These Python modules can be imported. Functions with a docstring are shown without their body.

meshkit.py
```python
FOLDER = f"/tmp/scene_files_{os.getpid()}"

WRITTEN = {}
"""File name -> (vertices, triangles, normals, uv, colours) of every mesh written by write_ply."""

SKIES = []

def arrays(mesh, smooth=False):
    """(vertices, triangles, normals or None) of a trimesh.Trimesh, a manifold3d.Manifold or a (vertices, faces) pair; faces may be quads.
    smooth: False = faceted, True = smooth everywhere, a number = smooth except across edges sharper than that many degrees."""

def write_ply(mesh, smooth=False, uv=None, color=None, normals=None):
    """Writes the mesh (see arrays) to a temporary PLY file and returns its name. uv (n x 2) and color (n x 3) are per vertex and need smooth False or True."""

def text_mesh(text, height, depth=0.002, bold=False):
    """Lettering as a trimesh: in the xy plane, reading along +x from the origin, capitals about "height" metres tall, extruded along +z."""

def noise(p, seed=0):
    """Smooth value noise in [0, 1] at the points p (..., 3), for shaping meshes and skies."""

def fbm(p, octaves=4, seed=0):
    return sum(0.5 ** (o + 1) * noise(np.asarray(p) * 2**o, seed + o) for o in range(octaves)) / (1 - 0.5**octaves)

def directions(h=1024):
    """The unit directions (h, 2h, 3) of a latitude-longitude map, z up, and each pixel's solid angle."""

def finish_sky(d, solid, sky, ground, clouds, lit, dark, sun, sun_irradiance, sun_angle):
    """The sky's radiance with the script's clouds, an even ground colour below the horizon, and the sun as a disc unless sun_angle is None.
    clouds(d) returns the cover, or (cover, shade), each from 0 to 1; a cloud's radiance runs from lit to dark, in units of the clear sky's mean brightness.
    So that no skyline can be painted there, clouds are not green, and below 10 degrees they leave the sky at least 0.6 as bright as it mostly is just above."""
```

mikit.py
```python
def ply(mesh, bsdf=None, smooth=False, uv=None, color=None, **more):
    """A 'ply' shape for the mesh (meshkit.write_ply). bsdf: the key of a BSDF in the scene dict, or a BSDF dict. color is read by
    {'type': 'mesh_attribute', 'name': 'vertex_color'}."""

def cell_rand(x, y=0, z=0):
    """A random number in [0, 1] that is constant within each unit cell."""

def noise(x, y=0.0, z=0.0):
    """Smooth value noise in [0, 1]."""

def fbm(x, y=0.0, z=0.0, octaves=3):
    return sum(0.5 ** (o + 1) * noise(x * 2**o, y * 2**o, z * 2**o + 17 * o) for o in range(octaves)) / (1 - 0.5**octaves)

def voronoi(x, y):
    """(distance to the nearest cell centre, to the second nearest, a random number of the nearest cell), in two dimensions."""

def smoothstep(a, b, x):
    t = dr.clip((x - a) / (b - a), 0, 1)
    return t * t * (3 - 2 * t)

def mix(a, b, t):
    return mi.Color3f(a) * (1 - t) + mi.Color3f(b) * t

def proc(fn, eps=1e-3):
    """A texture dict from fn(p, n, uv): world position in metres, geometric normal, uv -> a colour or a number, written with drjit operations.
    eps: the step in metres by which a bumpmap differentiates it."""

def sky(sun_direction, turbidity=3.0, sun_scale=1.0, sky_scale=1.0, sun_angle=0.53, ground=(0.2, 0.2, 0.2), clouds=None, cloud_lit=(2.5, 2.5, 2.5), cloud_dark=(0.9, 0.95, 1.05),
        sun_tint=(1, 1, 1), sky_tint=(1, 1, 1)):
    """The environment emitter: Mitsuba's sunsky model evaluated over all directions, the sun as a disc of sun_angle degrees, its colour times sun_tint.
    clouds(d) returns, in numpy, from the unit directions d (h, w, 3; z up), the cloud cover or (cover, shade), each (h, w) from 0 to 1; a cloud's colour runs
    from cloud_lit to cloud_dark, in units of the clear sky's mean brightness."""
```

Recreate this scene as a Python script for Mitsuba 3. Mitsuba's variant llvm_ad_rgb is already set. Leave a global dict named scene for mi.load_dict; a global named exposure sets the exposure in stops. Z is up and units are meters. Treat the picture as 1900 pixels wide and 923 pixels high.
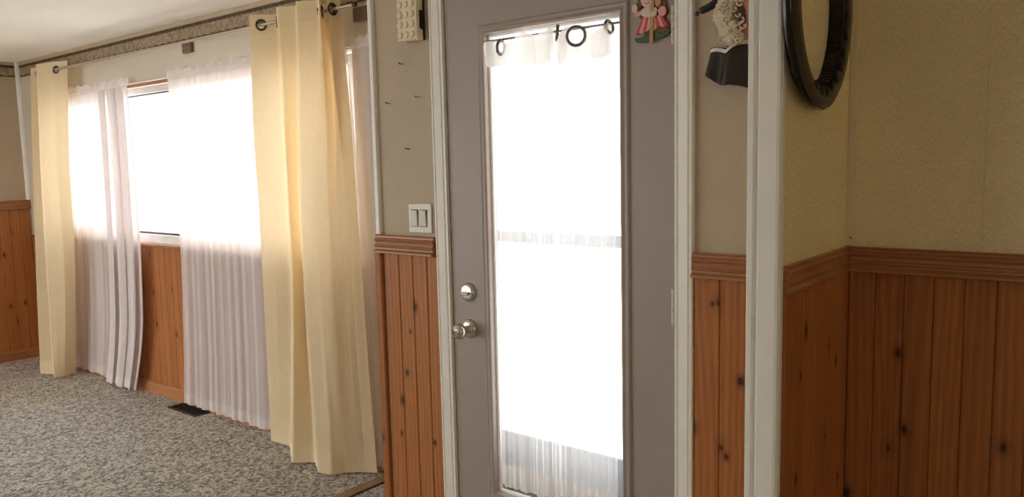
import math
import numpy as np
import trimesh
import drjit as dr
import mitsuba as mi
import mikit
from mikit import proc, noise, fbm, voronoi, smoothstep, mix
from scipy.interpolate import PchipInterpolator
from scipy.ndimage import gaussian_filter1d
from shapely.geometry import Polygon, Point, LineString
from shapely.ops import unary_union

T = mi.ScalarTransform4f
scene, labels = {}, {}
rng = np.random.default_rng(7)

# ------------------------------------------------------------------ camera, sky, exposure
EYE = np.array([0.0, 0.0, 1.54])
FWD = np.array([-0.62528641, 0.77286805, -0.10812901])
UP = np.array([-0.05018232, 0.09844954, 0.99387596])
scene['camera'] = {'type': 'perspective', 'fov': 2 * math.degrees(math.atan(950 / 1460.6)), 'fov_axis': 'x', 'near_clip': 0.02, 'far_clip': 500.0,
                   'to_world': T().look_at(origin=EYE.tolist(), target=(EYE + FWD).tolist(), up=UP.tolist())}


def overcast(d):
    # an even bright cloud cover, a little thinner in patches
    n = 0.5 + 0.5 * np.sin(d[..., 0] * 5 + 2 * d[..., 1]) * np.cos(d[..., 1] * 4 - d[..., 2] * 3)
    return np.ones(d.shape[:2]), 0.15 * n


scene['sky'] = mikit.sky((-0.5, -0.6, 0.6), turbidity=4.0, sun_scale=0.0, sky_scale=1.0, ground=(0.6, 0.6, 0.6), clouds=overcast,
                         cloud_lit=(3.0, 2.95, 2.85), cloud_dark=(2.3, 2.3, 2.3))
exposure = 3.95


# ------------------------------------------------------------------ helpers
def L(r, g, b):
    # sRGB 0..255 to linear
    return [((c / 255) / 12.92 if c <= 10 else ((c / 255 + 0.055) / 1.055) ** 2.4) for c in (r, g, b)]


def rgb(c):
    return {'type': 'rgb', 'value': list(map(float, c))}


def numbered(key):
    if key not in scene and key not in labels and not any(k.startswith(key + '__') for k in scene):
        return key
    i = 1
    while f'{key}_{i:03d}' in scene or f'{key}_{i:03d}' in labels or any(k.startswith(f'{key}_{i:03d}__') for k in scene):
        i += 1
    return f'{key}_{i:03d}'


def add(name, mesh, mat, parent=None, smooth=False, label=None, **more):
    key = numbered((parent + '__' if parent else '') + name)
    scene[key] = mikit.ply(mesh, mat, smooth, **more)
    if label:
        labels[key] = {'label': label}
    return key


def thing(name, label, cat, group=None):
    key = numbered(name)
    labels[key] = {'label': label, 'category': cat}
    if group:
        labels[key]['group'] = group
    return key


def struct(name, label=None):
    labels[name] = {'kind': 'structure'}
    if label:
        labels[name]['label'] = label
    return name


def box(x0, x1, y0, y1, z0, z1):
    return trimesh.creation.box(extents=(x1 - x0, y1 - y0, z1 - z0), transform=trimesh.transformations.translation_matrix(((x0 + x1) / 2, (y0 + y1) / 2, (z0 + z1) / 2)))


def rbox(x0, x1, y0, y1, z0, z1, b=0.003):
    # box with chamfered edges
    pts = []
    for i in (0, 1):
        for j in (0, 1):
            for k in (0, 1):
                p = np.array([(x0, x1)[i], (y0, y1)[j], (z0, z1)[k]], float)
                s = np.array([1 - 2 * i, 1 - 2 * j, 1 - 2 * k]) * b
                for a in range(3):
                    q = p + s
                    q[a] = p[a]
                    pts.append(q)
    return trimesh.convex.convex_hull(np.array(pts))


def join(*ms):
    return trimesh.util.concatenate(list(ms))


def extrude(profile, a, b, axis):
    # profile: closed polygon of (depth, z); axis 'x': runs from x=a to x=b, depth is y; axis 'y': runs along y, depth is x
    poly = Polygon(profile)
    m = trimesh.creation.extrude_polygon(poly, abs(b - a), engine='earcut')
    v = np.array(m.vertices)
    lo = min(a, b)
    if axis == 'x':
        w = np.stack([v[:, 2] + lo, v[:, 0], v[:, 1]], 1)
    else:
        w = np.stack([v[:, 0], v[:, 2] + lo, v[:, 1]], 1)
    m = trimesh.Trimesh(w, m.faces, process=False)
    m.fix_normals()
    return m


def extrude_z(profile, z0, z1):
    m = trimesh.creation.extrude_polygon(Polygon(profile), z1 - z0, engine='earcut')
    m.apply_translation([0, 0, z0])
    return m


def lathe(profile, n=32, axis=(0, 0, 1), at=(0, 0, 0)):
    m = trimesh.creation.revolve(np.array(profile, float), sections=n)
    m.apply_transform(trimesh.geometry.align_vectors([0, 0, 1], axis))
    m.apply_translation(at)
    return m


def torus(R, r, axis, at, nR=36, nr=12):
    th = np.linspace(0, 2 * np.pi, nr + 1)
    return lathe(np.stack([R + r * np.cos(th), r * np.sin(th)], 1), nR, axis, at)


def tube(path, r, n=14):
    path = np.array(path, float)
    rs = np.full(len(path), r) if np.isscalar(r) else np.array(r, float)
    t = np.gradient(path, axis=0)
    t /= np.linalg.norm(t, axis=1, keepdims=True)
    ref = np.array([0.0, 0, 1]) if abs(t[0, 2]) < 0.9 else np.array([1.0, 0, 0])
    V = []
    for p, d, rr in zip(path, t, rs):
        u = np.cross(d, ref)
        u /= np.linalg.norm(u)
        w = np.cross(u, d)
        a = np.linspace(0, 2 * np.pi, n, endpoint=False)
        V.append(p + rr * (np.cos(a)[:, None] * u + np.sin(a)[:, None] * w))
    V = np.concatenate(V)
    F = []
    for i in range(len(path) - 1):
        for j in range(n):
            k = (j + 1) % n
            F += [[i * n + j, i * n + k, (i + 1) * n + k], [i * n + j, (i + 1) * n + k, (i + 1) * n + j]]
    c0, c1 = len(V), len(V) + 1
    V = np.vstack([V, path[0], path[-1]])
    for j in range(n):
        k = (j + 1) % n
        F += [[c0, k, j], [c1, (len(path) - 1) * n + j, (len(path) - 1) * n + k]]
    m = trimesh.Trimesh(V, F, process=False)
    m.fix_normals()
    return m


def plate(poly, y0, y1):
    # a flat cut-out in an x-z plane between y0 (front) and y1
    ms = []
    for g in getattr(poly, 'geoms', [poly]):
        m = trimesh.creation.extrude_polygon(g, abs(y1 - y0), engine='earcut')
        v = np.array(m.vertices)
        m = trimesh.Trimesh(np.stack([v[:, 0], v[:, 2] + min(y0, y1), v[:, 1]], 1), m.faces, process=False)
        m.fix_normals()
        ms.append(m)
    return join(*ms)


def resample(pts, n, sig):
    pts = np.array(pts, float)
    s = np.concatenate([[0], np.cumsum(np.linalg.norm(np.diff(pts, axis=0), axis=1))])
    # equal parameter per control segment keeps the folds in line from row to row
    u = np.linspace(0, len(pts) - 1, n)
    out = np.stack([np.interp(u, np.arange(len(pts)), pts[:, k]) for k in range(pts.shape[1])], 1)
    e = out.copy()
    out = gaussian_filter1d(out, sig, axis=0, mode='nearest')
    w = np.clip(np.minimum(np.arange(n), np.arange(n)[::-1]) / (3.0 * sig), 0, 1)[:, None]
    return out * w + e * (1 - w)


def grid_mesh(P, keep=None):
    nz, n = P.shape[:2]
    V = P.reshape(-1, 3)
    i, j = np.meshgrid(np.arange(nz - 1), np.arange(n - 1), indexing='ij')
    a = (i * n + j).ravel()
    F = np.vstack([np.stack([a, a + 1, a + n + 1], 1), np.stack([a, a + n + 1, a + n], 1)])
    if keep is not None:
        F = F[keep(V[F].mean(1))]
    return trimesh.Trimesh(V, F, process=False)


def drape(rows, n=220, nz=120, sig=3.0, wob=0.0, seed=1):
    # rows: [(z list or number, [(x, y), ...]), ...] from top to bottom
    zs = np.array([r[0] for r in rows], float)
    R = np.stack([resample(r[1], n, sig) for r in rows])
    t = np.linspace(0, 1, nz) ** 1.15
    z = zs[0] + (zs[-1] - zs[0]) * t
    order = np.argsort(zs)
    XY = PchipInterpolator(zs[order], R[order], axis=0)(z)
    P = np.concatenate([XY, np.repeat(z[:, None, None], n, 1)], 2)
    if wob:
        from meshkit import noise as mnoise
        q = np.stack([np.repeat(np.linspace(0, n / 14, n)[None], nz, 0), np.repeat((z * 3.0)[:, None], n, 1), np.full((nz, n), seed * 3.7)], -1)
        P[..., 1] += wob * (mnoise(q, seed) - 0.5) * np.clip(t * 4, 0, 1)[:, None]
    return P


# ------------------------------------------------------------------ materials
def principled(name, color, rough=0.5, **k):
    scene[name] = {'type': 'twosided', 'bsdf': {'type': 'principled', 'base_color': color if isinstance(color, dict) else rgb(color), 'roughness': rough, **k}}


def bumped(name, color, rough, fn, scale, eps=1e-3, **k):
    scene[name] = {'type': 'twosided', 'bsdf': {'type': 'bumpmap', 'arbitrary': proc(fn, eps), 'scale': scale,
                   'bsdf': {'type': 'principled', 'base_color': color if isinstance(color, dict) else rgb(color), 'roughness': rough, **k}}}


def paper(base, amp):
    a = np.array(base)

    def f(p, n, uv):
        g = noise(p.x * 330, p.y * 330, p.z * 330) - 0.5
        h = noise(p.x * 9, p.y * 9, p.z * 5) - 0.5
        return mi.Color3f(*a.tolist()) * (1 + amp * g + 0.05 * h)
    return proc(f)


principled('paper_cream', paper((0.475, 0.385, 0.275), 0.12), 0.55, specular=0.3)
principled('paper_white', paper((0.62, 0.565, 0.475), 0.08), 0.55, specular=0.3)
principled('paper_vinyl', paper((0.80, 0.69, 0.43), 0.34), 0.55, specular=0.3)
bumped('ceiling_paint', (0.79, 0.775, 0.725), 0.8, lambda p, n, uv: fbm(p.x * 60, p.y * 60, p.z * 60), 0.0012, specular=0.2)
principled('trim_paint', (0.80, 0.78, 0.725), 0.4)
principled('door_paint', paper((0.34, 0.280, 0.25), 0.05), 0.42)
principled('vinyl_white', (0.8, 0.8, 0.79), 0.35)
principled('metal_pale', (0.36, 0.42, 0.50), 0.4)
principled('nickel', (0.62, 0.57, 0.53), 0.27, metallic=1.0)
principled('bronze', (0.07, 0.035, 0.025), 0.35, metallic=0.3)
principled('rod_metal', (0.46, 0.40, 0.33), 0.35, metallic=0.4)
principled('steel_dark', (0.2, 0.19, 0.17), 0.3, metallic=0.8)
principled('plastic_cream', (0.72, 0.62, 0.43), 0.4)
principled('plastic_black', (0.012, 0.011, 0.011), 0.4)
principled('switch_plastic', (0.66, 0.63, 0.56), 0.3)
principled('hinge_paint', (0.60, 0.55, 0.45), 0.35, metallic=0.2)
principled('vent_metal', (0.035, 0.03, 0.022), 0.45, metallic=0.5)
principled('nail_metal', (0.10, 0.07, 0.045), 0.4, metallic=0.6)
principled('ring_gloss', (0.005, 0.003, 0.002), 0.12, specular=0.4)
principled('dark_gap', (0.02, 0.015, 0.012), 0.8)
principled('doll_black', (0.018, 0.015, 0.013), 0.33)
principled('doll_brown', (0.06, 0.032, 0.02), 0.5)
principled('doll_wool', (0.62, 0.53, 0.40), 0.9, sheen=0.5)
principled('doll_lace', (0.7, 0.67, 0.62), 0.8)
principled('doll_pink', (0.50, 0.25, 0.21), 0.6)
principled('paint_red', (0.50, 0.045, 0.05), 0.4)
principled('paint_pink', (0.66, 0.30, 0.28), 0.4)
principled('paint_skin', (0.66, 0.45, 0.36), 0.4)
principled('paint_cream', (0.62, 0.50, 0.40), 0.4)
principled('paint_green', (0.035, 0.075, 0.015), 0.45)
principled('paint_brown', (0.13, 0.045, 0.018), 0.45)
principled('paint_straw', (0.45, 0.27, 0.12), 0.5)
principled('concrete', (0.68, 0.67, 0.65), 0.9)
scene['window_glass'] = {'type': 'thindielectric', 'int_ior': 1.5}


def pine(dark, light, knots, axis='z'):
    d, l = np.array(dark), np.array(light)

    def f(p, n, uv):
        if axis == 'z':
            u, v = p.x + p.y * 1.31, p.z
        else:
            u, v = p.z + p.y * 0.7, p.x + p.y * 0.2
        tone = noise(u * 11 + 3.1, v * 0.5) * 0.6 + 0.2
        warp = noise(u * 14, v * 1.6) * 5
        ring = 0.5 + 0.5 * dr.sin(u * 260 + warp * 2.6)
        fine = fbm(u * 420, v * 9)
        t = dr.clip(0.55 * tone + 0.22 * ring + 0.45 * fine - 0.08, 0, 1)
        c = mix(d.tolist(), l.tolist(), t)
        k1, _, r = voronoi(u * 7.5 + 0.37 + 0.5 * noise(v * 3, u * 2), v * 4.1 + 0.21)
        on = (1 - smoothstep(0.01, 0.03 + 0.11 * dr.abs(dr.sin(r * 57)), k1)) * dr.select(r > knots, 1.0, 0.0)
        halo = (1 - smoothstep(0.08, 0.22, k1)) * dr.select(r > knots, 0.35, 0.0)
        c = c * (1 - halo * 0.5)
        if axis == 'z' and knots < 1:
            for kx, kz, kr in KNOTS:
                q = dr.sqrt(dr.square((p.x - kx) / kr) + dr.square((p.z - kz) / (kr * 1.35)) + dr.square((p.y - 2.125) / 0.05))
                on = dr.maximum(on, 1 - smoothstep(0.55, 1.0, q))
                c = c * (1 - 0.35 * (1 - smoothstep(0.9, 2.1, q)))
        return c * (1 - on) + mi.Color3f(*(d * 0.30).tolist()) * on
    return proc(f)


# the larger knots of the boards on both sides of the door
KNOTS = ((-.884, .900, .012), (-.926, .665, .008), (-.972, 1.118, .006), (-2.272, .715, .010), (-2.318, .455, .008), (-2.130, .455, .009), (-2.245, .885, .006))


principled('pine_plank', pine((0.22, 0.066, 0.018), (0.54, 0.215, 0.068), 0.5), 0.5, specular=0.25)
principled('pine_rail', pine((0.23, 0.085, 0.030), (0.44, 0.195, 0.08), 2.0, 'x'), 0.3, clearcoat=0.4, clearcoat_gloss=0.8)
principled('pine_base', pine((0.30, 0.10, 0.04), (0.52, 0.24, 0.11), 2.0, 'x'), 0.4)
principled('wood_block', pine((0.10, 0.06, 0.03), (0.22, 0.14, 0.08), 2.0, 'x'), 0.5)
principled('strip_wood', pine((0.20, 0.12, 0.06), (0.34, 0.22, 0.12), 2.0), 0.45)


def carpet_color(p, n, uv):
    a = noise(p.x * 105, p.y * 105)
    b = noise(p.x * 210 + 7, p.y * 210)
    c = noise(p.x * 46 + 3, p.y * 46)
    t = smoothstep(0.22, 0.80, 0.55 * a + 0.25 * b + 0.25 * c)
    patch = noise(p.x * 1.7, p.y * 1.7)
    warm = mix((0.62, 0.60, 0.565), (0.62, 0.575, 0.49), smoothstep(0.3, 0.8, patch))
    return warm * (0.26 + 0.62 * t)


bumped('carpet_pile', proc(carpet_color), 0.95, lambda p, n, uv: noise(p.x * 140, p.y * 140, p.z * 140), 0.004, specular=0.1)


def border_print(p, n, uv):
    s = p.x - p.y
    up = 2.405 + 0.005 * dr.abs(dr.sin(s * 62)) - 0.004
    lo = 2.336 + 0.008 * dr.abs(dr.sin(s * 38 + 1))
    dark = dr.maximum(smoothstep(-0.001, 0.001, p.z - up), dr.maximum(smoothstep(-0.001, 0.001, lo - p.z), 0))
    m = fbm(s * 60, p.z * 60)
    mid = mix((0.25, 0.185, 0.115), (0.36, 0.285, 0.19), smoothstep(0.3, 0.7, m))
    edge = mix((0.05, 0.03, 0.015), (0.12, 0.075, 0.035), noise(s * 90, p.z * 90))
    pale = smoothstep(0.0, 0.001, 2.3325 - p.z)
    return (mid * (1 - dark) + edge * dark) * (1 - pale) + mi.Color3f(0.36, 0.29, 0.2) * pale


principled('border_paper', proc(border_print), 0.6, specular=0.3)


def weave(p, n, uv):
    g = noise(p.x * 500 + p.y * 400, p.z * 60) * 0.5 + noise(p.x * 60 + p.y * 60, p.z * 500) * 0.5
    return mi.Color3f(0.93, 0.80, 0.555) * (0.94 + 0.1 * g)


scene['cream_cloth'] = {'type': 'principledthin', 'base_color': proc(weave), 'roughness': 0.8, 'diff_trans': 0.80, 'sheen': 0.2}
scene['cream_hem'] = {'type': 'principledthin', 'base_color': rgb((0.88, 0.755, 0.52)), 'roughness': 0.8, 'diff_trans': 0.45, 'sheen': 0.2}


def voile(name, opacity, color, trans):
    # an open weave: OPACITY of it is thread, the rest is holes
    scene[name] = {'type': 'mask', 'opacity': opacity, 'bsdf': {'type': 'principledthin', 'base_color': rgb(color), 'roughness': 0.85, 'diff_trans': trans}}


voile('sheer_cloth', 0.86, (0.85, 0.80, 0.80), 0.62)
voile('sheer_double', 0.95, (0.90, 0.865, 0.855), 0.55)
voile('door_voile', 0.42, (0.92, 0.91, 0.91), 0.8)
voile('door_voile_double', 0.93, (0.90, 0.88, 0.87), 0.55)

# ------------------------------------------------------------------ the shell
XL, XR, YA, YB, YK, YF, ZC = -7.28, 1.7, 2.60, 2.13, 2.49, -3.1, 2.45
XS = -2.42          # step between the window wall and the door wall
add('floor', box(XL - .12, XR + .12, YF - .12, 2.72, -.12, 0), 'carpet_pile')
struct('floor', 'grey speckled carpet floor')
add('ceiling', box(XL - .12, XR + .12, YF - .12, 2.76, ZC, ZC + .1), 'ceiling_paint')
struct('ceiling', 'off white textured ceiling')
WX0, WX1, WZ0, WZ1 = -6.46, -3.09, 1.055, 2.098
add('wall_window', join(box(XL, WX0, YA, YA + .12, 0, ZC), box(WX1, XS, YA, YA + .12, 0, ZC), box(WX0, WX1, YA, YA + .12, 0, WZ0), box(WX0, WX1, YA, YA + .12, WZ1 + .02, ZC)), 'paper_white')
struct('wall_window', 'cream window wall over pine wainscot')
LY0, LY1, LZ0, LZ1 = -2.9, 0.2, 0.30, 2.15
add('wall_left', join(box(XL - .12, XL, LY1, YA + .12, 0, ZC), box(XL - .12, XL, YF, LY0, 0, ZC), box(XL - .12, XL, LY0, LY1, 0, LZ0), box(XL - .12, XL, LY0, LY1, LZ1, ZC)), 'paper_cream')
struct('wall_left', 'cream end wall over pine wainscot')
BX0, BX1, BZ0, BZ1 = -6.9, -4.1, .12, 2.2
add('wall_back', join(box(XL - .12, BX0, YF - .12, YF, 0, ZC), box(BX1, XR + .12, YF - .12, YF, 0, ZC), box(BX0, BX1, YF - .12, YF, 0, BZ0), box(BX0, BX1, YF - .12, YF, BZ1, ZC)), 'paper_cream')
struct('wall_back')
RY0, RY1, RZ0, RZ1 = -2.7, -1.5, 1.0, 2.0
add('wall_right', join(box(XR, XR + .12, YF, RY0, 0, ZC), box(XR, XR + .12, RY1, YK + .12, 0, ZC), box(XR, XR + .12, RY0, RY1, 0, RZ0), box(XR, XR + .12, RY0, RY1, RZ1, ZC)), 'paper_vinyl')
struct('wall_right')
DX0, DX1, DZ1 = -2.022, -1.094, 2.17
add('wall_door', join(box(XS, DX0 - .003, YB + .006, YB + .12, 0, ZC), box(DX1 + .003, -.79, YB + .006, YB + .12, 0, ZC), box(DX0 - .003, DX1 + .003, YB + .006, YB + .12, DZ1, ZC)), 'paper_cream')
struct('wall_door', 'cream wall around the entry door')
add('wall_return', box(XS, XS + .08, YB + .125, YA + .12, 0, ZC), 'paper_cream')
struct('wall_return')
add('wall_partition', box(-.785, -.706, 1.945, YK + .11, 0, ZC), 'paper_vinyl')
struct('wall_partition', 'short partition wall beside the entry door')
wk = struct('wall_alcove', 'tan vinyl papered alcove wall over pine wainscot')
add('panel', box(-.72, -.350, YK, YK + .12, 0, ZC), 'paper_vinyl', wk)
add('panel', box(-.3485, XR, YK, YK + .12, 0, ZC), 'paper_vinyl', wk)
add('seam', box(-.351, -.3475, YK + .002, YK + .1, 0, ZC), 'plastic_cream', wk)

# outdoors
add('ground', box(-40, 40, 2.76, 60, -.45, -.30), 'concrete')
struct('ground', 'pale ground outside')
add('ground_side', box(-40, XL - .14, -40, 2.76, -.45, -.30), 'concrete')
struct('ground_side')


# ------------------------------------------------------------------ wainscot: planks, rails, baseboards
def planks(parent, a, b, face, z0, z1, axis, mat, w=0.078, start=None, into=1):
    # tongue-and-groove boards along a wall from a to b; FACE is the coordinate of their front
    start = a if start is None else start
    cuts = [a] + [c for c in np.arange(start - 100 * w, b, w) if a + .012 < c < b - .012] + [b]
    for c0, c1 in zip(cuts[:-1], cuts[1:]):
        if axis == 'x':
            m = rbox(c0 + .0006, c1 - .0006, min(face, face + .011 * into), max(face, face + .011 * into), z0, z1, .0032)
        else:
            m = rbox(min(face, face + .011 * into), max(face, face + .011 * into), c0 + .0006, c1 - .0006, z0, z1, .0032)
        add('plank', m, mat, parent)


def rail_profile(f, s, z0, z1, deep=1.0):
    # depth measured from the wall face F into the room (direction -S)
    h = z1 - z0
    pts = [(0, 0), (.030, 0), (.033, .03), (.033, .12), (.028, .16), (.022, .22), (.021, .30), (.026, .35), (.027, .42), (.022, .48), (.019, .62), (.024, .68), (.026, .76), (.023, .80), (.017, .84), (.017, .93), (.020, .97), (.018, 1.0), (0, 1.0)]
    return [(f - s * d * deep, z0 + h * q) for d, q in pts]


def base_profile(f, s, h=.085):
    pts = [(0, 0), (.016, 0), (.016, .55), (.013, .66), (.014, .72), (.010, .82), (.011, .88), (.006, 1.0), (0, 1.0)]
    return [(f - s * d, h * q) for d, q in pts]


ZR0, ZR1 = 1.192, 1.266
# window wall
planks('wall_window', XL + .012, XS - .001, YA - .011, .02, 1.032, 'x', 'pine_plank', start=-2.42)
add('trim_1', extrude(base_profile(YA - .0115, 1), XL + .02, XS - .001, 'x'), 'pine_base', smooth=30)
struct('trim_1', 'pine baseboard under the window')
add('trim_2', join(rbox(-6.6, -2.46, YA - .03, YA - .0005, 1.032, 1.0545, .004)), 'pine_rail')
struct('trim_2', 'pine stool under the window')
add('trim_3', rbox(WX0 - .02, WX1 - .04, YA - .012, YA - .0005, WZ1 + .001, WZ1 + .022, .003), 'pine_base')
struct('trim_3', 'pine strip above the window')
# end wall
planks('wall_left', 0.3, YA - .012, XL + .011, .02, 1.25, 'y', 'pine_plank', start=2.59, into=-1)
add('trim_4', extrude(rail_profile(XL + .0005, -1, 1.252, 1.325), 0.3, YA - .002, 'y'), 'pine_rail', smooth=30)
struct('trim_4', 'pine cap rail on the end wall')
add('trim_5', extrude(base_profile(XL + .0115, -1), 0.3, YA - .018, 'y'), 'pine_rail', smooth=30)
struct('trim_5', 'pine baseboard on the end wall')
add('trim_6', extrude_z([(XL + .001, YA - .001), (XL + .026, YA - .001), (XL + .022, YA - .016), (XL + .012, YA - .026), (XL + .001, YA - .028)], 1.326, ZC - .001), 'trim_paint')
struct('trim_6', 'white corner bead in the far corner')
# door wall, left of the door
planks('wall_door', -2.383, -2.0845, YB - .006, .0, ZR0, 'x', 'pine_plank', start=-2.298)
add('trim_7', extrude(rail_profile(YB + .0055, 1, ZR0, ZR1), -2.421, -2.096, 'x'), 'pine_rail', smooth=25)
struct('trim_7', 'short pine cap rail left of the door, profile end cut square')
add('trim_8', extrude_z([(XS - .001, YB + .0055), (XS - .001, YB - .004), (XS + .002, YB - .010), (XS + .020, YB - .010), (XS + .024, YB - .006), (XS + .026, YB + .0055)], ZR1 + .001, ZC - .001), 'trim_paint', smooth=30)
struct('trim_8', 'white corner moulding above the rail')
add('trim_9', extrude_z([(XS - .014, YB + .0055), (XS - .014, YB - .008), (XS - .010, YB - .012), (XS + .018, YB - .012), (XS + .024, YB - .008), (XS + .024, YB + .0055)], .0, ZR0 - .001), 'pine_plank', smooth=30)
struct('trim_9', 'pine corner moulding below the rail')
add('trim_10', rbox(XS - .0105, XS - .0015, YB - .003, YB + .005, ZR1 + .02, 2.09, .002), 'pine_rail')
struct('trim_10', 'dark edge strip on the outer corner')
# right of the door
planks('wall_door', -1.032, -.786, YB - .006, .0, ZR0, 'x', 'pine_plank', w=.083, start=-.950)
add('trim_11', extrude(rail_profile(YB + .0055, 1, ZR0, ZR1), -1.0325, -.786, 'x'), 'pine_rail', smooth=25)
struct('trim_11', 'pine cap rail between the door casing and the white post')
# alcove
planks('wall_partition', 1.952, YK - .001, -.695, .0, ZR0, 'y', 'pine_plank', start=2.49, into=-1)
planks('wall_alcove', -.694, 1.69, YK - .011, .0, ZR0, 'x', 'pine_plank', start=-.618)
add('trim_12', extrude(rail_profile(-.7055, -1, ZR0, ZR1, .62), 1.957, YK - .001, 'y'), 'pine_rail', smooth=25)
struct('trim_12', 'pine cap rail on the partition')
add('trim_13', extrude(rail_profile(YK - .0005, 1, ZR0, ZR1), -.690, 1.69, 'x'), 'pine_rail', smooth=25)
struct('trim_13', 'pine cap rail on the alcove wall')
add('trim_14', rbox(-.7055, -.684, YK - .008, YK - .0005, ZR1 + .001, ZC - .001, .002), 'plastic_cream')
struct('trim_14', 'tan cover strip in the alcove corner')
add('nail', lathe([(0, 0), (.0028, 0), (.0022, .0012), (0, .0016)], 10, (0, -1, 0), (-.692, YK - .0082, 1.292)), 'nail_metal', 'trim_14')
# the white post: end of the partition, a thin strip, a groove and a wider board
add('trim_15', extrude_z([(-.792, 1.956), (-.792, 1.932), (-.790, 1.930), (-.777, 1.930), (-.775, 1.932), (-.775, 1.940), (-.763, 1.940), (-.763, 1.929), (-.760, 1.926), (-.716, 1.926), (-.709, 1.928), (-.703, 1.934), (-.703, 1.950), (-.7065, 1.956)], 0, ZC - .001), 'trim_paint')
struct('trim_15', 'tall white post at the end of the partition')
# wallpaper border and the strip over it
add('border', box(XL + .002, XS - .001, YA - .0015, YA - .0002, 2.326, 2.424), 'border_paper', 'wall_window', label='mottled brown wallpaper border with dark scalloped edges')
add('border', box(XL + .0002, XL + .0015, 0.0, YA - .002, 2.326, 2.424), 'border_paper', 'wall_left', label='brown wallpaper border with dark scalloped edges')
add('trim_16', extrude([(YA - .0005, 2.425), (YA - .006, 2.425), (YA - .012, 2.437), (YA - .014, ZC - .0005), (YA - .0005, ZC - .0005)], XL + .02, XS - .001, 'x'), 'paper_cream', smooth=30)
struct('trim_16', 'narrow moulding between border and ceiling')
# floor strip
add('trim_17', rbox(-2.90, -2.838, -1.0, 2.586, .0005, .007, .003), 'strip_wood')
struct('trim_17', 'brown strip across the carpet')
add('edge', box(-2.8375, -2.830, -1.0, 2.586, .0003, .002), 'dark_gap', 'trim_17')

# ------------------------------------------------------------------ window
w1 = struct('window_1', 'wide white vinyl sliding window')


def frame(x0, x1, y0, y1, z0, z1, t, b=.004):
    return [('frame', rbox(x0, x1, y0, y1, z1 - t, z1, b)), ('frame', rbox(x0, x1, y0, y1, z0, z0 + t * 1.3, b)),
            ('frame', rbox(x0, x0 + t, y0, y1, z0 + t * 1.3, z1 - t, b)), ('frame', rbox(x1 - t, x1, y0, y1, z0 + t * 1.3, z1 - t, b))]


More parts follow.
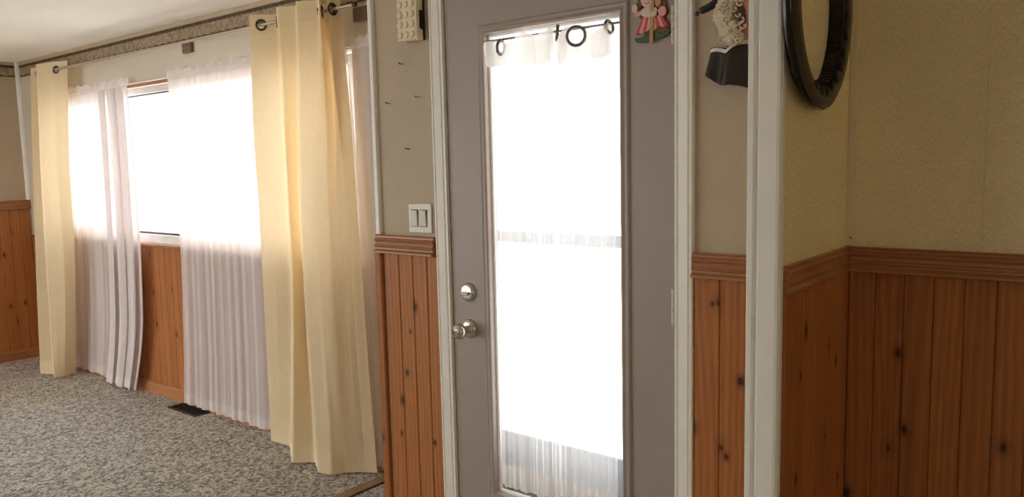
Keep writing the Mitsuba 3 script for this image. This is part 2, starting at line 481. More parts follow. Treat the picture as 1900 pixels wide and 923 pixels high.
for nm, m in frame(WX0, WX1, YA + .008, YA + .09, WZ0, WZ1, .046):
    add(nm, m, 'vinyl_white', w1)
add('mullion', rbox(-4.885, -4.835, YA + .02, YA + .075, WZ0 + .06, WZ1 - .046, .004), 'vinyl_white', w1)
add('glazing_bead', join(rbox(WX0 + .046, -4.886, YA + .025, YA + .040, WZ1 - .053, WZ1 - .0465, .001), rbox(WX0 + .046, -4.886, YA + .025, YA + .040, WZ0 + .0605, WZ0 + .072, .001)), 'plastic_black', w1)
for a, b in ((WX0 + .046, -4.885), (-4.835, WX1 - .046)):
    add('pane', trimesh.Trimesh([(a, YA + .05, WZ0 + .06), (b, YA + .05, WZ0 + .06), (b, YA + .05, WZ1 - .046), (a, YA + .05, WZ1 - .046)], [(0, 1, 2), (0, 2, 3)], process=False), 'window_glass', w1)
w2 = struct('window_2')
for nm, m in (('frame', rbox(XL - .09, XL - .01, LY0, LY1, LZ1 - .05, LZ1, .004)), ('frame', rbox(XL - .09, XL - .01, LY0, LY1, LZ0, LZ0 + .06, .004)),
              ('frame', rbox(XL - .09, XL - .01, LY0, LY0 + .05, LZ0 + .06, LZ1 - .05, .004)), ('frame', rbox(XL - .09, XL - .01, LY1 - .05, LY1, LZ0 + .06, LZ1 - .05, .004))):
    add(nm, m, 'vinyl_white', w2)
add('pane', trimesh.Trimesh([(XL - .05, LY0 + .05, LZ0 + .06), (XL - .05, LY1 - .05, LZ0 + .06), (XL - .05, LY1 - .05, LZ1 - .05), (XL - .05, LY0 + .05, LZ1 - .05)], [(0, 1, 2), (0, 2, 3)], process=False), 'window_glass', w2)

w3 = struct('window_3')
for nm, m in frame(BX0, BX1, YF - .09, YF - .01, BZ0, BZ1, .05):
    add(nm, m, 'vinyl_white', w3)
add('pane', trimesh.Trimesh([(BX0 + .05, YF - .05, BZ0 + .06), (BX1 - .05, YF - .05, BZ0 + .06), (BX1 - .05, YF - .05, BZ1 - .05), (BX0 + .05, YF - .05, BZ1 - .05)], [(0, 1, 2), (0, 2, 3)], process=False), 'window_glass', w3)

w4 = struct('window_4')
for a, b, c, e in ((RY0, RY1, RZ1 - .05, RZ1), (RY0, RY1, RZ0, RZ0 + .06), (RY0, RY0 + .05, RZ0 + .06, RZ1 - .05), (RY1 - .05, RY1, RZ0 + .06, RZ1 - .05)):
    add('frame', rbox(XR + .01, XR + .09, a, b, c, e, .004), 'vinyl_white', w4)
add('pane', trimesh.Trimesh([(XR + .05, RY0 + .05, RZ0 + .06), (XR + .05, RY1 - .05, RZ0 + .06), (XR + .05, RY1 - .05, RZ1 - .05), (XR + .05, RY0 + .05, RZ1 - .05)], [(0, 1, 2), (0, 2, 3)], process=False), 'window_glass', w4)

# ------------------------------------------------------------------ entry door
d1 = struct('door_1', 'taupe entry door with a full glass lite')
GX0, GX1, GZ0, GZ1 = -1.828, -1.283, .325, 1.988         # clear opening of the lite
SX0, SX1, SZ0, SZ1 = -2.010, -1.099, .03, 2.158
YD = YB + .006
sl = []
for (a, b, c, e) in ((SX0, GX0, SZ0, SZ1), (GX1, SX1, SZ0, SZ1), (GX0, GX1, SZ0, GZ0), (GX0, GX1, GZ1, SZ1)):
    sl.append(box(a, b, YD, YD + .044, c, e))
add('slab', join(*sl), 'door_paint', d1)


def ring_frame(x0, x1, z0, z1, prof):
    # mitred moulding round a rectangle; PROF: (distance outward from the opening, y)
    V, F, n = [], [], len(prof)
    for (cx, cz, sx, sz) in ((x0, z0, -1, -1), (x1, z0, 1, -1), (x1, z1, 1, 1), (x0, z1, -1, 1)):
        for d, y in prof:
            V.append((cx + sx * d, y, cz + sz * d))
    for k in range(4):
        for j in range(n):
            a, b = k * n + j, k * n + (j + 1) % n
            c, e = ((k + 1) % 4) * n + j, ((k + 1) % 4) * n + (j + 1) % n
            F += [(a, b, e), (a, e, c)]
    m = trimesh.Trimesh(V, F, process=False)
    m.fix_normals()
    return m


add('lite_frame', ring_frame(GX0, GX1, GZ0, GZ1, [(0, YD + .03), (0, YD - .004), (.003, YD - .009), (.008, YD - .011), (.013, YD - .008), (.020, YD - .007), (.026, YD - .0095), (.031, YD - .007), (.034, YD - .0005), (.034, YD + .001)]), 'door_paint', d1, smooth=35)
add('pane', trimesh.Trimesh([(GX0 + .002, YD + .024, GZ0), (GX1 - .002, YD + .024, GZ0), (GX1 - .002, YD + .024, GZ1), (GX0 + .002, YD + .024, GZ1)], [(0, 1, 2), (0, 2, 3)], process=False), 'window_glass', d1)
add('glazing_bead', ring_frame(GX0 + .010, GX1 - .010, GZ0 + .010, GZ1 - .010, [(0, YD + .0235), (0, YD + .016), (.004, YD + .013), (.0098, YD + .013), (.0098, YD + .0235)]), 'vinyl_white', d1)
db = add('deadbolt', lathe([(0, 0), (.035, 0), (.035, .006), (.031, .012), (.024, .015), (.0, .0155)], 40, (0, -1, 0), (-1.938, YD - .0003, 1.068)), 'nickel', d1, smooth=35, label='satin nickel deadbolt plate')
add('thumb_turn', join(rbox(-1.957, -1.919, YD - .030, YD - .0158, 1.060, 1.070, .004)), 'nickel', db)
kn = add('knob', join(lathe([(0, 0), (.036, 0), (.036, .004), (.033, .010), (.026, .014), (.014, .016), (.012, .022), (.012, .034), (.016, .038), (.026, .046), (.0295, .056), (.028, .066), (.022, .073), (.013, .076), (0, .0765)], 48, (0, -1, 0), (-1.938, YD - .0003, .930))), 'nickel', d1, smooth=35, label='satin nickel round door knob')
add('knob_ring', join(torus(.0145, .0018, (0, -1, 0), (-1.938, YD - .0765, .930)), torus(.0075, .0014, (0, -1, 0), (-1.938, YD - .0775, .930))), 'steel_dark', kn, smooth=True)
add('keyway', rbox(-1.939, -1.937, YD - .0785, YD - .0775, .926, .934, .0004), 'plastic_black', kn)
for zc in (1.9285, 1.0955, .26):
    hg = add('hinge', join(rbox(-1.1045, -1.0965, YD - .0025, YD - .0003, zc - .05, zc + .05, .0008), rbox(-1.0965, -1.0935, YD - .0035, YD + .004, zc - .05, zc + .05, .0008)), 'hinge_paint', d1, label='painted butt hinge')
    for i in range(5):
        z0 = zc - .0555 + .0222 * i
        add('knuckle', lathe([(0, .0004), (.0058, .0004), (.0063, .001), (.0063, .0212), (.0058, .0218), (0, .0218)], 20, (0, 0, 1), (-1.0985, YD - .0090, z0)), 'hinge_paint', hg, smooth=35)
# jamb and casings
add('trim_18', join(box(DX0 - .001, SX0 - .003, YD + .006, YD + .10, 0, DZ1 - .001), box(SX1 + .003, DX1 + .001, YD + .006, YD + .10, 0, DZ1 - .001), box(DX0 - .001, DX1 + .001, YD + .006, YD + .10, SZ1 + .003, DZ1 - .001)), 'trim_paint')
struct('trim_18', 'white door jamb')


def casing(x_in, x_out):
    s = 1 if x_out > x_in else -1
    w = abs(x_out - x_in)
    prof = [(0, .0), (0, -.010), (.02, -.013), (.14, -.013), (.17, -.010), (.22, -.010), (.26, -.014), (.60, -.017), (.74, -.018), (.78, -.014), (.84, -.014), (.87, -.018), (.96, -.018), (1, -.015), (1, 0)]
    return extrude_z([(x_in + s * w * a, YB + .0055 + d) for a, d in prof], 0, DZ1 + .05)


add('trim_19', casing(-2.022, -2.084), 'trim_paint')
struct('trim_19', 'white fluted casing on the knob side of the door')
add('trim_20', casing(-1.094, -1.033), 'trim_paint')
struct('trim_20', 'white fluted casing on the hinge side of the door')
add('trim_21', rbox(-2.0215, -1.0945, YB - .012, YB + .0055, DZ1 - .004, DZ1 + .055, .003), 'trim_paint')
struct('trim_21', 'white head casing over the door')
# storm door outside
d2 = struct('door_2', 'pale metal storm door outside')
YS = 2.262
for nm, m in (('stile', rbox(-2.02, -1.93, YS, YS + .03, .0, 2.12, .003)), ('stile', rbox(-1.20, -1.10, YS, YS + .03, .0, 2.12, .003)), ('rail', rbox(-1.93, -1.20, YS, YS + .03, 2.04, 2.12, .003)),
              ('cross_bar', rbox(-1.93, -1.20, YS - .004, YS + .026, 1.248, 1.288, .004)), ('kick_panel', rbox(-1.93, -1.20, YS + .004, YS + .026, 0.0, .512, .004))):
    add(nm, m, 'metal_pale', d2)
add('pane', trimesh.Trimesh([(-1.93, YS + .015, .512), (-1.20, YS + .015, .512), (-1.20, YS + .015, 2.04), (-1.93, YS + .015, 2.04)], [(0, 1, 2), (0, 2, 3)], process=False), 'window_glass', d2)

# ------------------------------------------------------------------ curtains at the window
RODY, RZ = 2.46, 2.283
rod = thing('curtain_rod', 'tan metal telescoping curtain rod across the top of the window wall', 'curtain rod')
add('rod', tube([(-6.56, RODY, RZ + .006), (-4.76, RODY, RZ)], .0095), 'rod_metal', rod, smooth=35)
add('rod', tube([(-4.76, RODY, RZ), (-2.90, RODY, RZ)], .0078), 'rod_metal', rod, smooth=35)
add('end_cap', lathe([(0, 0), (.010, 0), (.012, .004), (.012, .014), (.009, .02), (0, .021)], 24, (1, 0, 0), (-2.901, RODY, RZ)), 'bronze', rod, smooth=35)
for x in (-6.30, -3.30):
    add('hook', tube([(x, YA - .0225, RZ - .012), (x, RODY + .02, RZ - .018), (x, RODY, RZ - .015), (x, RODY - .012, RZ - .004)], .0035, 8), 'bronze', rod, smooth=35)
for x, z0, lab in ((-4.60, 2.252, 'small square wood block on the white wall between the two cream curtains'), (-2.997, 2.236, 'small square wood block on the wall at the right end of the curtain rod')):
    k = thing('bracket_block', lab, 'wood block')
    add('block', rbox(x - .05, x + .05, YA - .022, YA - .0006, z0, z0 + .068, .003), 'wood_block', k)
    add('screw', lathe([(0, 0), (.006, 0), (.0045, .002), (0, .003)], 14, (0, -1, 0), (x + .006, YA - .0222, z0 + .05)), 'nail_metal', k)


def cream_curtain(label, rows, seed, n=300, nz=190, sig=2.6):
    k = thing('curtain', label, 'curtain')
    P = drape(rows, n, nz, sig, .006, seed)
    row0 = P[0]
    rings = []
    i = int(np.argmin(abs(P[:, 0, 2] - RZ)))
    side = np.sign(P[i, :, 1] - RODY)
    for j in np.nonzero(np.diff(side))[0]:
        c = P[i, j]
        t = P[i, min(j + 5, n - 1)] - P[i, max(j - 5, 0)]
        t /= np.linalg.norm(t)
        nrm = np.cross(t, [0, 0, 1])
        rings.append((c, nrm / np.linalg.norm(nrm)))

    def keep(C):
        ok = np.ones(len(C), bool)
        for c, nn in rings:
            d = C - c
            off = d @ nn
            ok &= ~((np.linalg.norm(d - off[:, None] * nn, axis=1) < .0225) & (abs(off) < .02))
        return ok
    cut = int(np.argmin(abs(P[0, 0, 2] - P[:, 0, 2] - .10)))
    add('panel', grid_mesh(P[cut:]), 'cream_cloth', k, smooth=True)
    add('heading', grid_mesh(P[:cut + 1], keep), 'cream_hem', k, smooth=True, label='doubled heading band with eyelets')
    h = P[-8:].copy()
    add('hem', grid_mesh(h + np.array([0, -.002, 0])), 'cream_hem', k, smooth=True)
    for c, nn in rings:
        add('grommet', torus(.0245, .0058, nn, c), 'bronze', k, smooth=True, label='dark bronze ring eyelet')
    return k


cream_curtain('wide cream curtain with deep folds, hanging beside the corner of the door wall',
              [(2.335, [(-3.674, 2.42), (-3.564, 2.515), (-3.415, 2.40), (-3.312, 2.447), (-3.231, 2.385), (-3.13, 2.44), (-3.072, 2.40), (-3.196, 2.515), (-3.09, 2.515), (-3.045, 2.42), (-3.055, 2.51)]),
               (1.95, [(-3.69, 2.42), (-3.56, 2.515), (-3.395, 2.40), (-3.36, 2.47), (-3.238, 2.385), (-3.14, 2.43), (-3.062, 2.40), (-3.13, 2.50), (-3.06, 2.49), (-3.030, 2.43), (-3.025, 2.51)]),
               (1.30, [(-3.719, 2.44), (-3.565, 2.515), (-3.406, 2.41), (-3.439, 2.50), (-3.256, 2.37), (-3.114, 2.35), (-3.037, 2.37), (-3.027, 2.41), (-3.005, 2.425), (-2.983, 2.44), (-2.956, 2.48)]),
               (.015, [(-3.777, 2.475), (-3.608, 2.48), (-3.397, 2.333), (-3.302, 2.418), (-3.18, 2.338), (-3.093, 2.358), (-3.062, 2.414), (-3.034, 2.44), (-3.01, 2.46), (-2.985, 2.48), (-2.925, 2.505)])],
              3)
cream_curtain('narrow cream curtain at the far left end of the window, beside the end wall',
              [(2.345, [(-6.69, 2.475), (-6.64, 2.505), (-6.436, 2.42), (-6.237, 2.455), (-6.10, 2.505)]),
               (1.23, [(-6.607, 2.38), (-6.541, 2.42), (-6.306, 2.34), (-6.10, 2.37), (-6.07, 2.44)]),
               (.02, [(-6.53, 2.30), (-6.405, 2.348), (-6.281, 2.304), (-6.282, 2.376), (-6.309, 2.468)])],
              5, n=200)


def sheer(label, left, right, zt, n, nz, waves, amp, seed, y0, zb=.02, mat='sheer_cloth', body=None, bunch=None):
    # LEFT, RIGHT: x of the two edges as [(z, x), ...]; BODY(u, t) adds depth towards the room
    k = thing('sheer_curtain', label, 'curtain')
    r = np.random.default_rng(seed)
    t = np.linspace(0, 1, nz)
    z = zt + (zb - zt) * t
    u = np.linspace(0, 1, n)

    def edge(e):
        e = sorted(e)
        return PchipInterpolator([a for a, _ in e], [b for _, b in e])(z)
    xl, xr = edge(left), edge(right)
    warp = u + sum(r.uniform(-.6, .6) / waves * np.sin(2 * np.pi * (q * u + r.random())) for q in (1, 2, 3))
    d = np.zeros((nz, n))
    for q, a in ((1, .66), (2.3, .16), (.45, .48)):
        ph = r.random()
        dr_ = r.uniform(-.12, .12)
        d += a * np.sin(2 * np.pi * (waves * q * warp[None] + ph + dr_ * t[:, None]))
    A = amp * (.45 + .55 * t)
    P = np.zeros((nz, n, 3))
    P[..., 0] = xl[:, None] + (xr - xl)[:, None] * u[None] + (A[:, None] * .35) * np.roll(d, 3, axis=1) * np.sin(np.pi * u)[None]
    P[..., 1] = y0 - A[:, None] * d
    if body is not None:
        P[..., 1] -= body(u[None], t[:, None])
    P[..., 1] = np.minimum(P[..., 1], 2.583)
    P[..., 2] = z[:, None]
    if bunch:
        q = np.clip((u - bunch) / (1 - bunch), 0, 1)
        w = np.clip(q * 8, 0, 1) * np.clip((1 - q) * 8, 0, 1)
        P[..., 0] += .105 * w[None] * np.sin(2 * np.pi * 3.3 * q[None] + .5 * np.sin(3 * t[:, None]))
        P[..., 1] += .011 * w[None] * np.cos(2 * np.pi * 3.3 * q[None] + .4 + .5 * np.sin(3 * t[:, None]))
    P[..., 1] = np.minimum(P[..., 1], 2.583)
    hem = int(np.argmin(abs(z - (zb + .075))))
    add('voile', grid_mesh(P[:hem + 1]), mat, k, smooth=True)
    add('hem', grid_mesh(P[hem:]), 'sheer_double', k, smooth=True)
    # gathered heading: rod pocket and a ruffle standing over it
    nh, m = 18, n * 2
    uu = np.linspace(0, 1, m)
    H = np.zeros((nh, m, 3))
    th = np.linspace(0, 1, nh)
    x = np.interp(uu, u, P[0, :, 0])
    ypl = np.interp(uu, u, P[0, :, 1])
    g = np.sin(2 * np.pi * (uu * (xr[0] - xl[0]) / .021 + .8 * np.sin(uu * 37 + seed))) * (.6 + .4 * np.sin(uu * 91 + seed))
    ro = np.interp(uu, u, y0 - .0 * u)
    for i, q in enumerate(th):
        bulge = -.009 * np.sin(np.pi * np.clip(q / .45, 0, 1))
        ruff = .007 * np.clip((q - .4) / .6, 0, 1)
        w = np.clip(1 - q * 6, 0, 1)
        H[i, :, 0] = x
        H[i, :, 1] = w * ypl + (1 - w) * (ro - .004 + bulge) - g * (.002 + ruff)
        H[i, :, 2] = zt + .055 * q + (.006 * np.sin(uu * 53 + seed) + .004 * g) * (q > .98)
    H[..., 1] = np.minimum(H[..., 1], 2.586)
    add('ruffle', grid_mesh(H), 'sheer_double', k, smooth=True)
    return k


def smooth01(a):
    a = np.clip(a, 0, 1)
    return a * a * (3 - 2 * a)


sheer('white sheer curtain at the left part of the window, bunched beside the bare glass',
      [(2.105, -6.382), (1.1, -6.392), (.02, -6.514)], [(2.105, -5.318), (1.14, -5.268), (.6, -5.288), (.02, -5.455)], 2.105, 360, 120, 13, .013, 11, 2.555,
      bunch=.62, body=lambda u, t: .060 * smooth01((u - .60) / .05) * (0.35 + .65 * t) * (1 - .35 * smooth01((u - .93) / .07)))
sheer('wide white sheer curtain left of the wide cream curtain, over a floor vent',
      [(2.105, -4.797), (1.16, -4.776), (.5, -4.812), (.02, -4.862)], [(2.105, -3.080), (2.0, -3.067), (1.7, -3.048), (1.2, -3.018), (.02, -2.998)], 2.105, 420, 120, 19, .013, 23, 2.553)
sheer('narrow white sheer strip between the wide cream curtain and the white corner moulding',
      [(2.105, -3.037), (1.694, -3.036), (1.2, -3.022), (.02, -2.988)], [(2.105, -2.60), (.02, -2.60)], 2.105, 90, 90, 5, .010, 31, 2.555)
sr = thing('sheer_rod', 'thin white rod carrying the sheer curtains in their ruffled heading', 'curtain rod')
add('rod', tube([(-6.42, 2.552, 2.118), (-2.56, 2.552, 2.118)], .0045, 10), 'vinyl_white', sr, smooth=True)
for x in (-6.42, -2.56):
    add('hook', tube([(x, 2.552, 2.118), (x, 2.57, 2.119), (x, YA - .0125, 2.119)], .005, 10), 'vinyl_white', sr, smooth=35)

# ------------------------------------------------------------------ curtain on the door lite
dr_rod = thing('door_curtain_rod', 'thin grey tension rod across the top of the door glass', 'curtain rod')
add('rod', tube([(GX0 + .0005, YD - .002, 1.962), (GX1 - .0005, YD - .002, 1.960)], .0036, 10), 'steel_dark', dr_rod, smooth=True)
dc = thing('door_curtain', 'thin white voile curtain with grey eyelets covering the door glass', 'curtain')


def voile_door():
    n, nz = 320, 130
    t = np.linspace(0, 1, nz)
    z = 1.945 + (.362 - 1.945) * t
    u = np.linspace(0, 1, n)
    r = np.random.default_rng(4)
    xl = np.interp(t, [0, .06, 1], [-1.806, -1.795, -1.806])
    xr = np.interp(t, [0, .4, 1], [-1.316, -1.302, -1.304])
    warp = u + sum(r.uniform(-.035, .035) * np.sin(2 * np.pi * (q * u + r.random())) for q in (1, 2, 3))
    d = np.zeros((nz, n))
    for w, a in ((9, .45), (17, .4), (31, .3), (4, .5)):
        ph, s = r.random(), r.uniform(-.5, .5)
        d += a * np.sin(2 * np.pi * (w * warp[None] + ph + s * t[:, None]))
    P = np.zeros((nz, n, 3))
    P[..., 0] = xl[:, None] + (xr - xl)[:, None] * u + .006 * np.roll(d, 4, 1) * np.sin(np.pi * u)
    P[..., 1] = YD - .004 - .0085 * d
    P[..., 1] = np.minimum(P[..., 1], YD + .012)
    P[..., 2] = z[:, None]
    return P


PD = voile_door()
add('voile', grid_mesh(PD[:-7]), 'door_voile', dc, smooth=True)
add('hem', grid_mesh(PD[-8:]), 'door_voile_double', dc, smooth=True)
hd = [(-1.806, -.030, 1.955, 1.925), (-1.795, -.034, 1.957, 1.868), (-1.752, -.006, 1.957, 1.872), (-1.715, .008, 1.958, 1.885), (-1.630, -.038, 1.974, 1.870), (-1.612, -.034, 1.960, 1.862), (-1.585, -.028, 1.955, 1.859), (-1.545, -.030, 1.962, 1.862), (-1.524, -.034, 1.972, 1.866),
      (-1.531, .008, 1.977, 1.90), (-1.484, -.044, 1.942, 1.840), (-1.470, -.016, 1.972, 1.872), (-1.437, -.008, 1.968, 1.882), (-1.400, .004, 1.962, 1.885), (-1.366, -.034, 1.933, 1.855), (-1.335, -.036, 1.944, 1.856), (-1.312, -.030, 1.958, 1.860), (-1.314, .002, 1.963, 1.875)]
hx = resample([(a, b) for a, b, _, _ in hd], 300, 2.4)
ht = resample([(c, e) for _, _, c, e in hd], 300, 3.5)
HP = np.zeros((40, 300, 3))
for i, q in enumerate(np.linspace(0, 1, 40)):
    HP[i, :, 0] = hx[:, 0]
    HP[i, :, 1] = YD + hx[:, 1] - .004 * np.sin(np.pi * q)
    HP[i, :, 2] = ht[:, 0] + (ht[:, 1] - ht[:, 0]) * q
HP[..., 1] = np.minimum(HP[..., 1], YD + .011)
rings = [((-1.749, YD - .009, 1.934), (-.97, -.12, .1), .0235), ((-1.437, YD - .012, 1.936), (.35, -.94, .05), .0295), ((-1.500, YD - .026, 1.951), (-.80, -.6, .1), .022), ((-1.318, YD - .006, 1.950), (.97, -.1, .2), .019)]


def keep_door(C):
    ok = np.ones(len(C), bool)
    for c, nn, R in rings[:2]:
        ok &= np.linalg.norm(C[:, [0, 2]] - np.array(c)[[0, 2]], axis=1) > R * .95 * (1 if R > .025 else .6)
    return ok


add('heading', grid_mesh(HP, keep_door), 'door_voile_double', dc, smooth=True, label='doubled heading flopping between the eyelets')
for c, nn, R in rings:
    add('grommet', torus(R, .0052, np.array(nn) / np.linalg.norm(nn), c), 'steel_dark', dc, smooth=True, label='grey metal eyelet')

# ------------------------------------------------------------------ small things on the walls
bxk = thing('wall_box', 'cream box with rows of raised round discs, high on the wall left of the door', 'wall box')
YW = YB + .0055
add('back_plate', join(rbox(-2.212, -2.118, YW - .012, YW, 2.002, 2.230, .001), rbox(-2.1245, -2.1205, YW - .034, YW - .012, 2.040, 2.110, .0005)), 'plastic_black', bxk)
cov = Polygon([(YW - .045, 2.0), (YW - .0125, 2.0), (YW - .0125, 2.036), (YW - .030, 2.043), (YW - .030, 2.108), (YW - .0125, 2.108), (YW - .0125, 2.236), (YW - .045, 2.236)])
cm = join(rbox(-2.219, -2.1245, YW - .045, YW - .0125, 2.0, 2.236, .003), extrude(list(cov.exterior.coords)[:-1], -2.1248, -2.1175, 'x'))
add('cover', cm, 'plastic_cream', bxk, smooth=20)
for r_ in range(6):
    for c_ in range(3):
        add('disc', lathe([(0, 0), (.0125, 0), (.0125, .004), (.0112, .0056), (0, .006)], 24, (0, -1, 0), (-2.2035 + .0305 * c_, YW - .0450, 2.022 + .0365 * r_)), 'plastic_cream', bxk, smooth=35)

sw = thing('light_switch', 'white double rocker light switch just above the pine rail left of the door', 'light switch')
add('plate', rbox(-2.238, -2.113, YW - .006, YW, 1.279, 1.393, .003), 'switch_plastic', sw)
for x in (-2.202, -2.155):
    add('bezel', join(box(x - .0185, x + .0185, YW - .0072, YW - .0058, 1.303, 1.370)), 'vent_metal', sw)
    m = rbox(-.0165, .0165, -.004, .004, -.0315, .0315, .002)
    m.apply_transform(trimesh.transformations.rotation_matrix(math.radians(5), [1, 0, 0]))
    m.apply_translation([x, YW - .0085, 1.3365])
    add('rocker', m, 'switch_plastic', sw)
for x in (-2.202, -2.155):
    for z in (1.2885, 1.3835):
        add('screw', lathe([(0, 0), (.0028, 0), (.0022, .001), (0, .0013)], 12, (0, -1, 0), (x, YW - .006, z)), 'hinge_paint', sw)

for x, z, lab in ((-2.243, 1.925, 'small nail in the wall just below the cream box of discs, uppermost nail'), (-2.161, 1.794, 'small nail in the wall nearest the door casing'),
                  (-2.326, 1.782, 'small nail in the wall nearest the white corner moulding'), (-2.224, 1.602, 'small nail in the wall above the light switch, lowest of the nails')):
    k = thing('wall_nail', lab, 'nail')
    add('shank', tube([(x, YW, z), (x, YW - .020, z + .002)], .0016, 8), 'nail_metal', k)
    add('head', lathe([(0, 0), (.0042, 0), (.004, .0012), (0, .0016)], 12, (0, -1, .1), (x, YW - .0198, z + .002)), 'nail_metal', k)

# floor register
fv = thing('floor_vent', 'dark metal floor register in the carpet under the middle sheer curtain', 'floor vent')
VX0, VX1, VY0, VY1 = -4.92, -4.58, 2.462, 2.582
add('frame', join(rbox(VX0, VX1, VY0, VY0 + .018, .0005, .006, .002), rbox(VX0, VX1, VY1 - .018, VY1, .0005, .006, .002), rbox(VX0, VX0 + .018, VY0 + .018, VY1 - .018, .0005, .006, .002), rbox(VX1 - .018, VX1, VY0 + .018, VY1 - .018, .0005, .006, .002)), 'vent_metal', fv)
add('pan', box(VX0 + .018, VX1 - .018, VY0 + .018, VY1 - .018, .0004, .0015), 'dark_gap', fv)
for i in range(22):
    x = VX0 + .024 + i * (VX1 - VX0 - .048) / 21
    add('fin', rbox(x - .0022, x + .0022, VY0 + .018, VY1 - .018, .001, .0052, .0008), 'vent_metal', fv)


# painted wooden girl on the door
def cutout(name, pts, y0, y1, mat, parent, r=.0015):
    g = Polygon(pts).buffer(0).buffer(r).buffer(-2 * r).buffer(r)
    return add(name, plate(g, y0, y1), mat, parent)


def blob(cx, cz, rx, rz, n=22):
    a = np.linspace(0, 2 * np.pi, n, endpoint=False)
    return [(cx + rx * math.cos(q), cz + rz * math.sin(q)) for q in a]


fg = thing('door_figure', 'painted wooden girl in a red and pink striped dress, beside the top door hinge', 'wall ornament')
F0 = YD - .0004
cutout('backing', [(-1.222, 1.916), (-1.203, 1.955), (-1.214, 1.968), (-1.230, 1.978), (-1.232, 2.000), (-1.215, 2.010), (-1.212, 2.045), (-1.196, 2.075), (-1.166, 2.082), (-1.140, 2.068), (-1.130, 2.03), (-1.122, 1.990), (-1.117, 1.970), (-1.128, 1.955), (-1.112, 1.932), (-1.120, 1.912)], F0 - .006, F0, 'paint_brown', fg)
cutout('grass', [(-1.229, 1.903), (-1.222, 1.892), (-1.195, 1.888), (-1.165, 1.892), (-1.135, 1.896), (-1.118, 1.903), (-1.106, 1.917), (-1.110, 1.920), (-1.125, 1.910), (-1.142, 1.912), (-1.155, 1.920), (-1.170, 1.910), (-1.188, 1.914), (-1.205, 1.905), (-1.218, 1.906)], F0 - .008, F0, 'paint_green', fg)
sx = [(-1.200, 1.962), (-1.150, 1.962)]
for i in range(9):
    a, b = i / 9, (i + 1) / 9
    top = lambda q: (-1.199 + .062 * q, 1.966 - .004 * q)
    bot = lambda q: (-1.224 + .108 * q, 1.913 + .018 * q + .004 * math.sin(q * 19))
    cutout('dress_stripe', [top(a), top(b), bot(b), bot(a)], F0 - .0092 - .0006 * (i % 2), F0 - .005, ('paint_red', 'paint_pink')[i % 2], fg, .0004)
cutout('collar', [(-1.210, 1.978), (-1.196, 1.988), (-1.176, 1.990), (-1.155, 1.986), (-1.146, 1.975), (-1.160, 1.966), (-1.180, 1.960), (-1.199, 1.966)], F0 - .011, F0 - .005, 'paint_cream', fg)
cutout('sleeve', blob(-1.216, 1.974, .0115, .009), F0 - .011, F0 - .005, 'paint_pink', fg)
cutout('sleeve', blob(-1.134, 1.972, .0125, .015), F0 - .011, F0 - .005, 'paint_pink', fg)
cutout('hand', blob(-1.226, 1.992, .010, .012), F0 - .011, F0 - .005, 'paint_cream', fg)
cutout('pole', [(-1.1665, 2.060), (-1.1575, 2.060), (-1.1640, 1.884), (-1.1755, 1.885)], F0 - .013, F0 - .005, 'paint_straw', fg)
cutout('hand', blob(-1.161, 1.967, .0115, .0085), F0 - .015, F0 - .0125, 'paint_skin', fg)
fc = cutout('face', blob(-1.181, 2.018, .024, .030), F0 - .012, F0 - .005, 'paint_skin', fg)
add('mouth', tube([(-1.190, F0 - .012, 2.004), (-1.182, F0 - .012, 2.0), (-1.174, F0 - .012, 2.004)], .0012, 8), 'paint_red', fc)
for x in (-1.189, -1.173):
    add('eye', lathe([(0, 0), (.0032, 0), (0, .001)], 14, (0, -1, 0), (x, F0 - .012, 2.022)), 'doll_black', fc)
add('nose', lathe([(0, 0), (.003, 0), (0, .003)], 12, (0, -1, 0), (-1.181, F0 - .012, 2.012)), 'paint_pink', fc)
cutout('hair', blob(-1.207, 2.012, .007, .022), F0 - .011, F0 - .005, 'paint_brown', fg)
cutout('hair', blob(-1.148, 2.012, .011, .026), F0 - .011, F0 - .005, 'paint_straw', fg)

# doll hanging on the wall between the door casing and the post
dl = thing('hanging_doll', 'hanging doll with dark arm, cream wool and black skirt on the wall beside the post', 'doll')


def skirt():
    n, nz = 90, 36
    top = [(-.979, 1.838), (-.955, 1.840), (-.935, 1.835), (-.921, 1.830), (-.905, 1.842), (-.890, 1.852), (-.84, 1.852), (-.80, 1.842)]
    bot = [(-.992, 1.776), (-.970, 1.762), (-.945, 1.745), (-.925, 1.738), (-.90, 1.738), (-.885, 1.736), (-.84, 1.722), (-.797, 1.74)]
    tp, bt = resample(top, n, 2.0), resample(bot, n, 2.0)
    u = np.linspace(0, 1, n)
    P = np.zeros((nz, n, 3))
    for i, q in enumerate(np.linspace(0, 1, nz)):
        P[i, :, 0] = tp[:, 0] * (1 - q) + bt[:, 0] * q
        P[i, :, 2] = tp[:, 1] * (1 - q) + bt[:, 1] * q
        P[i, :, 1] = YW - .010 - (.030 + .02 * q) * np.sin(np.pi * u) ** .6 - (.004 + .008 * q) * np.sin(u * 2 * np.pi * 2.1 + .9)
    back = P.copy()
    back[..., 1] = np.minimum(P[..., 1] + .006, YW - .002)
    m1, m2 = grid_mesh(P), grid_mesh(back)
    m2.invert()
    return join(m1, m2), tp, P


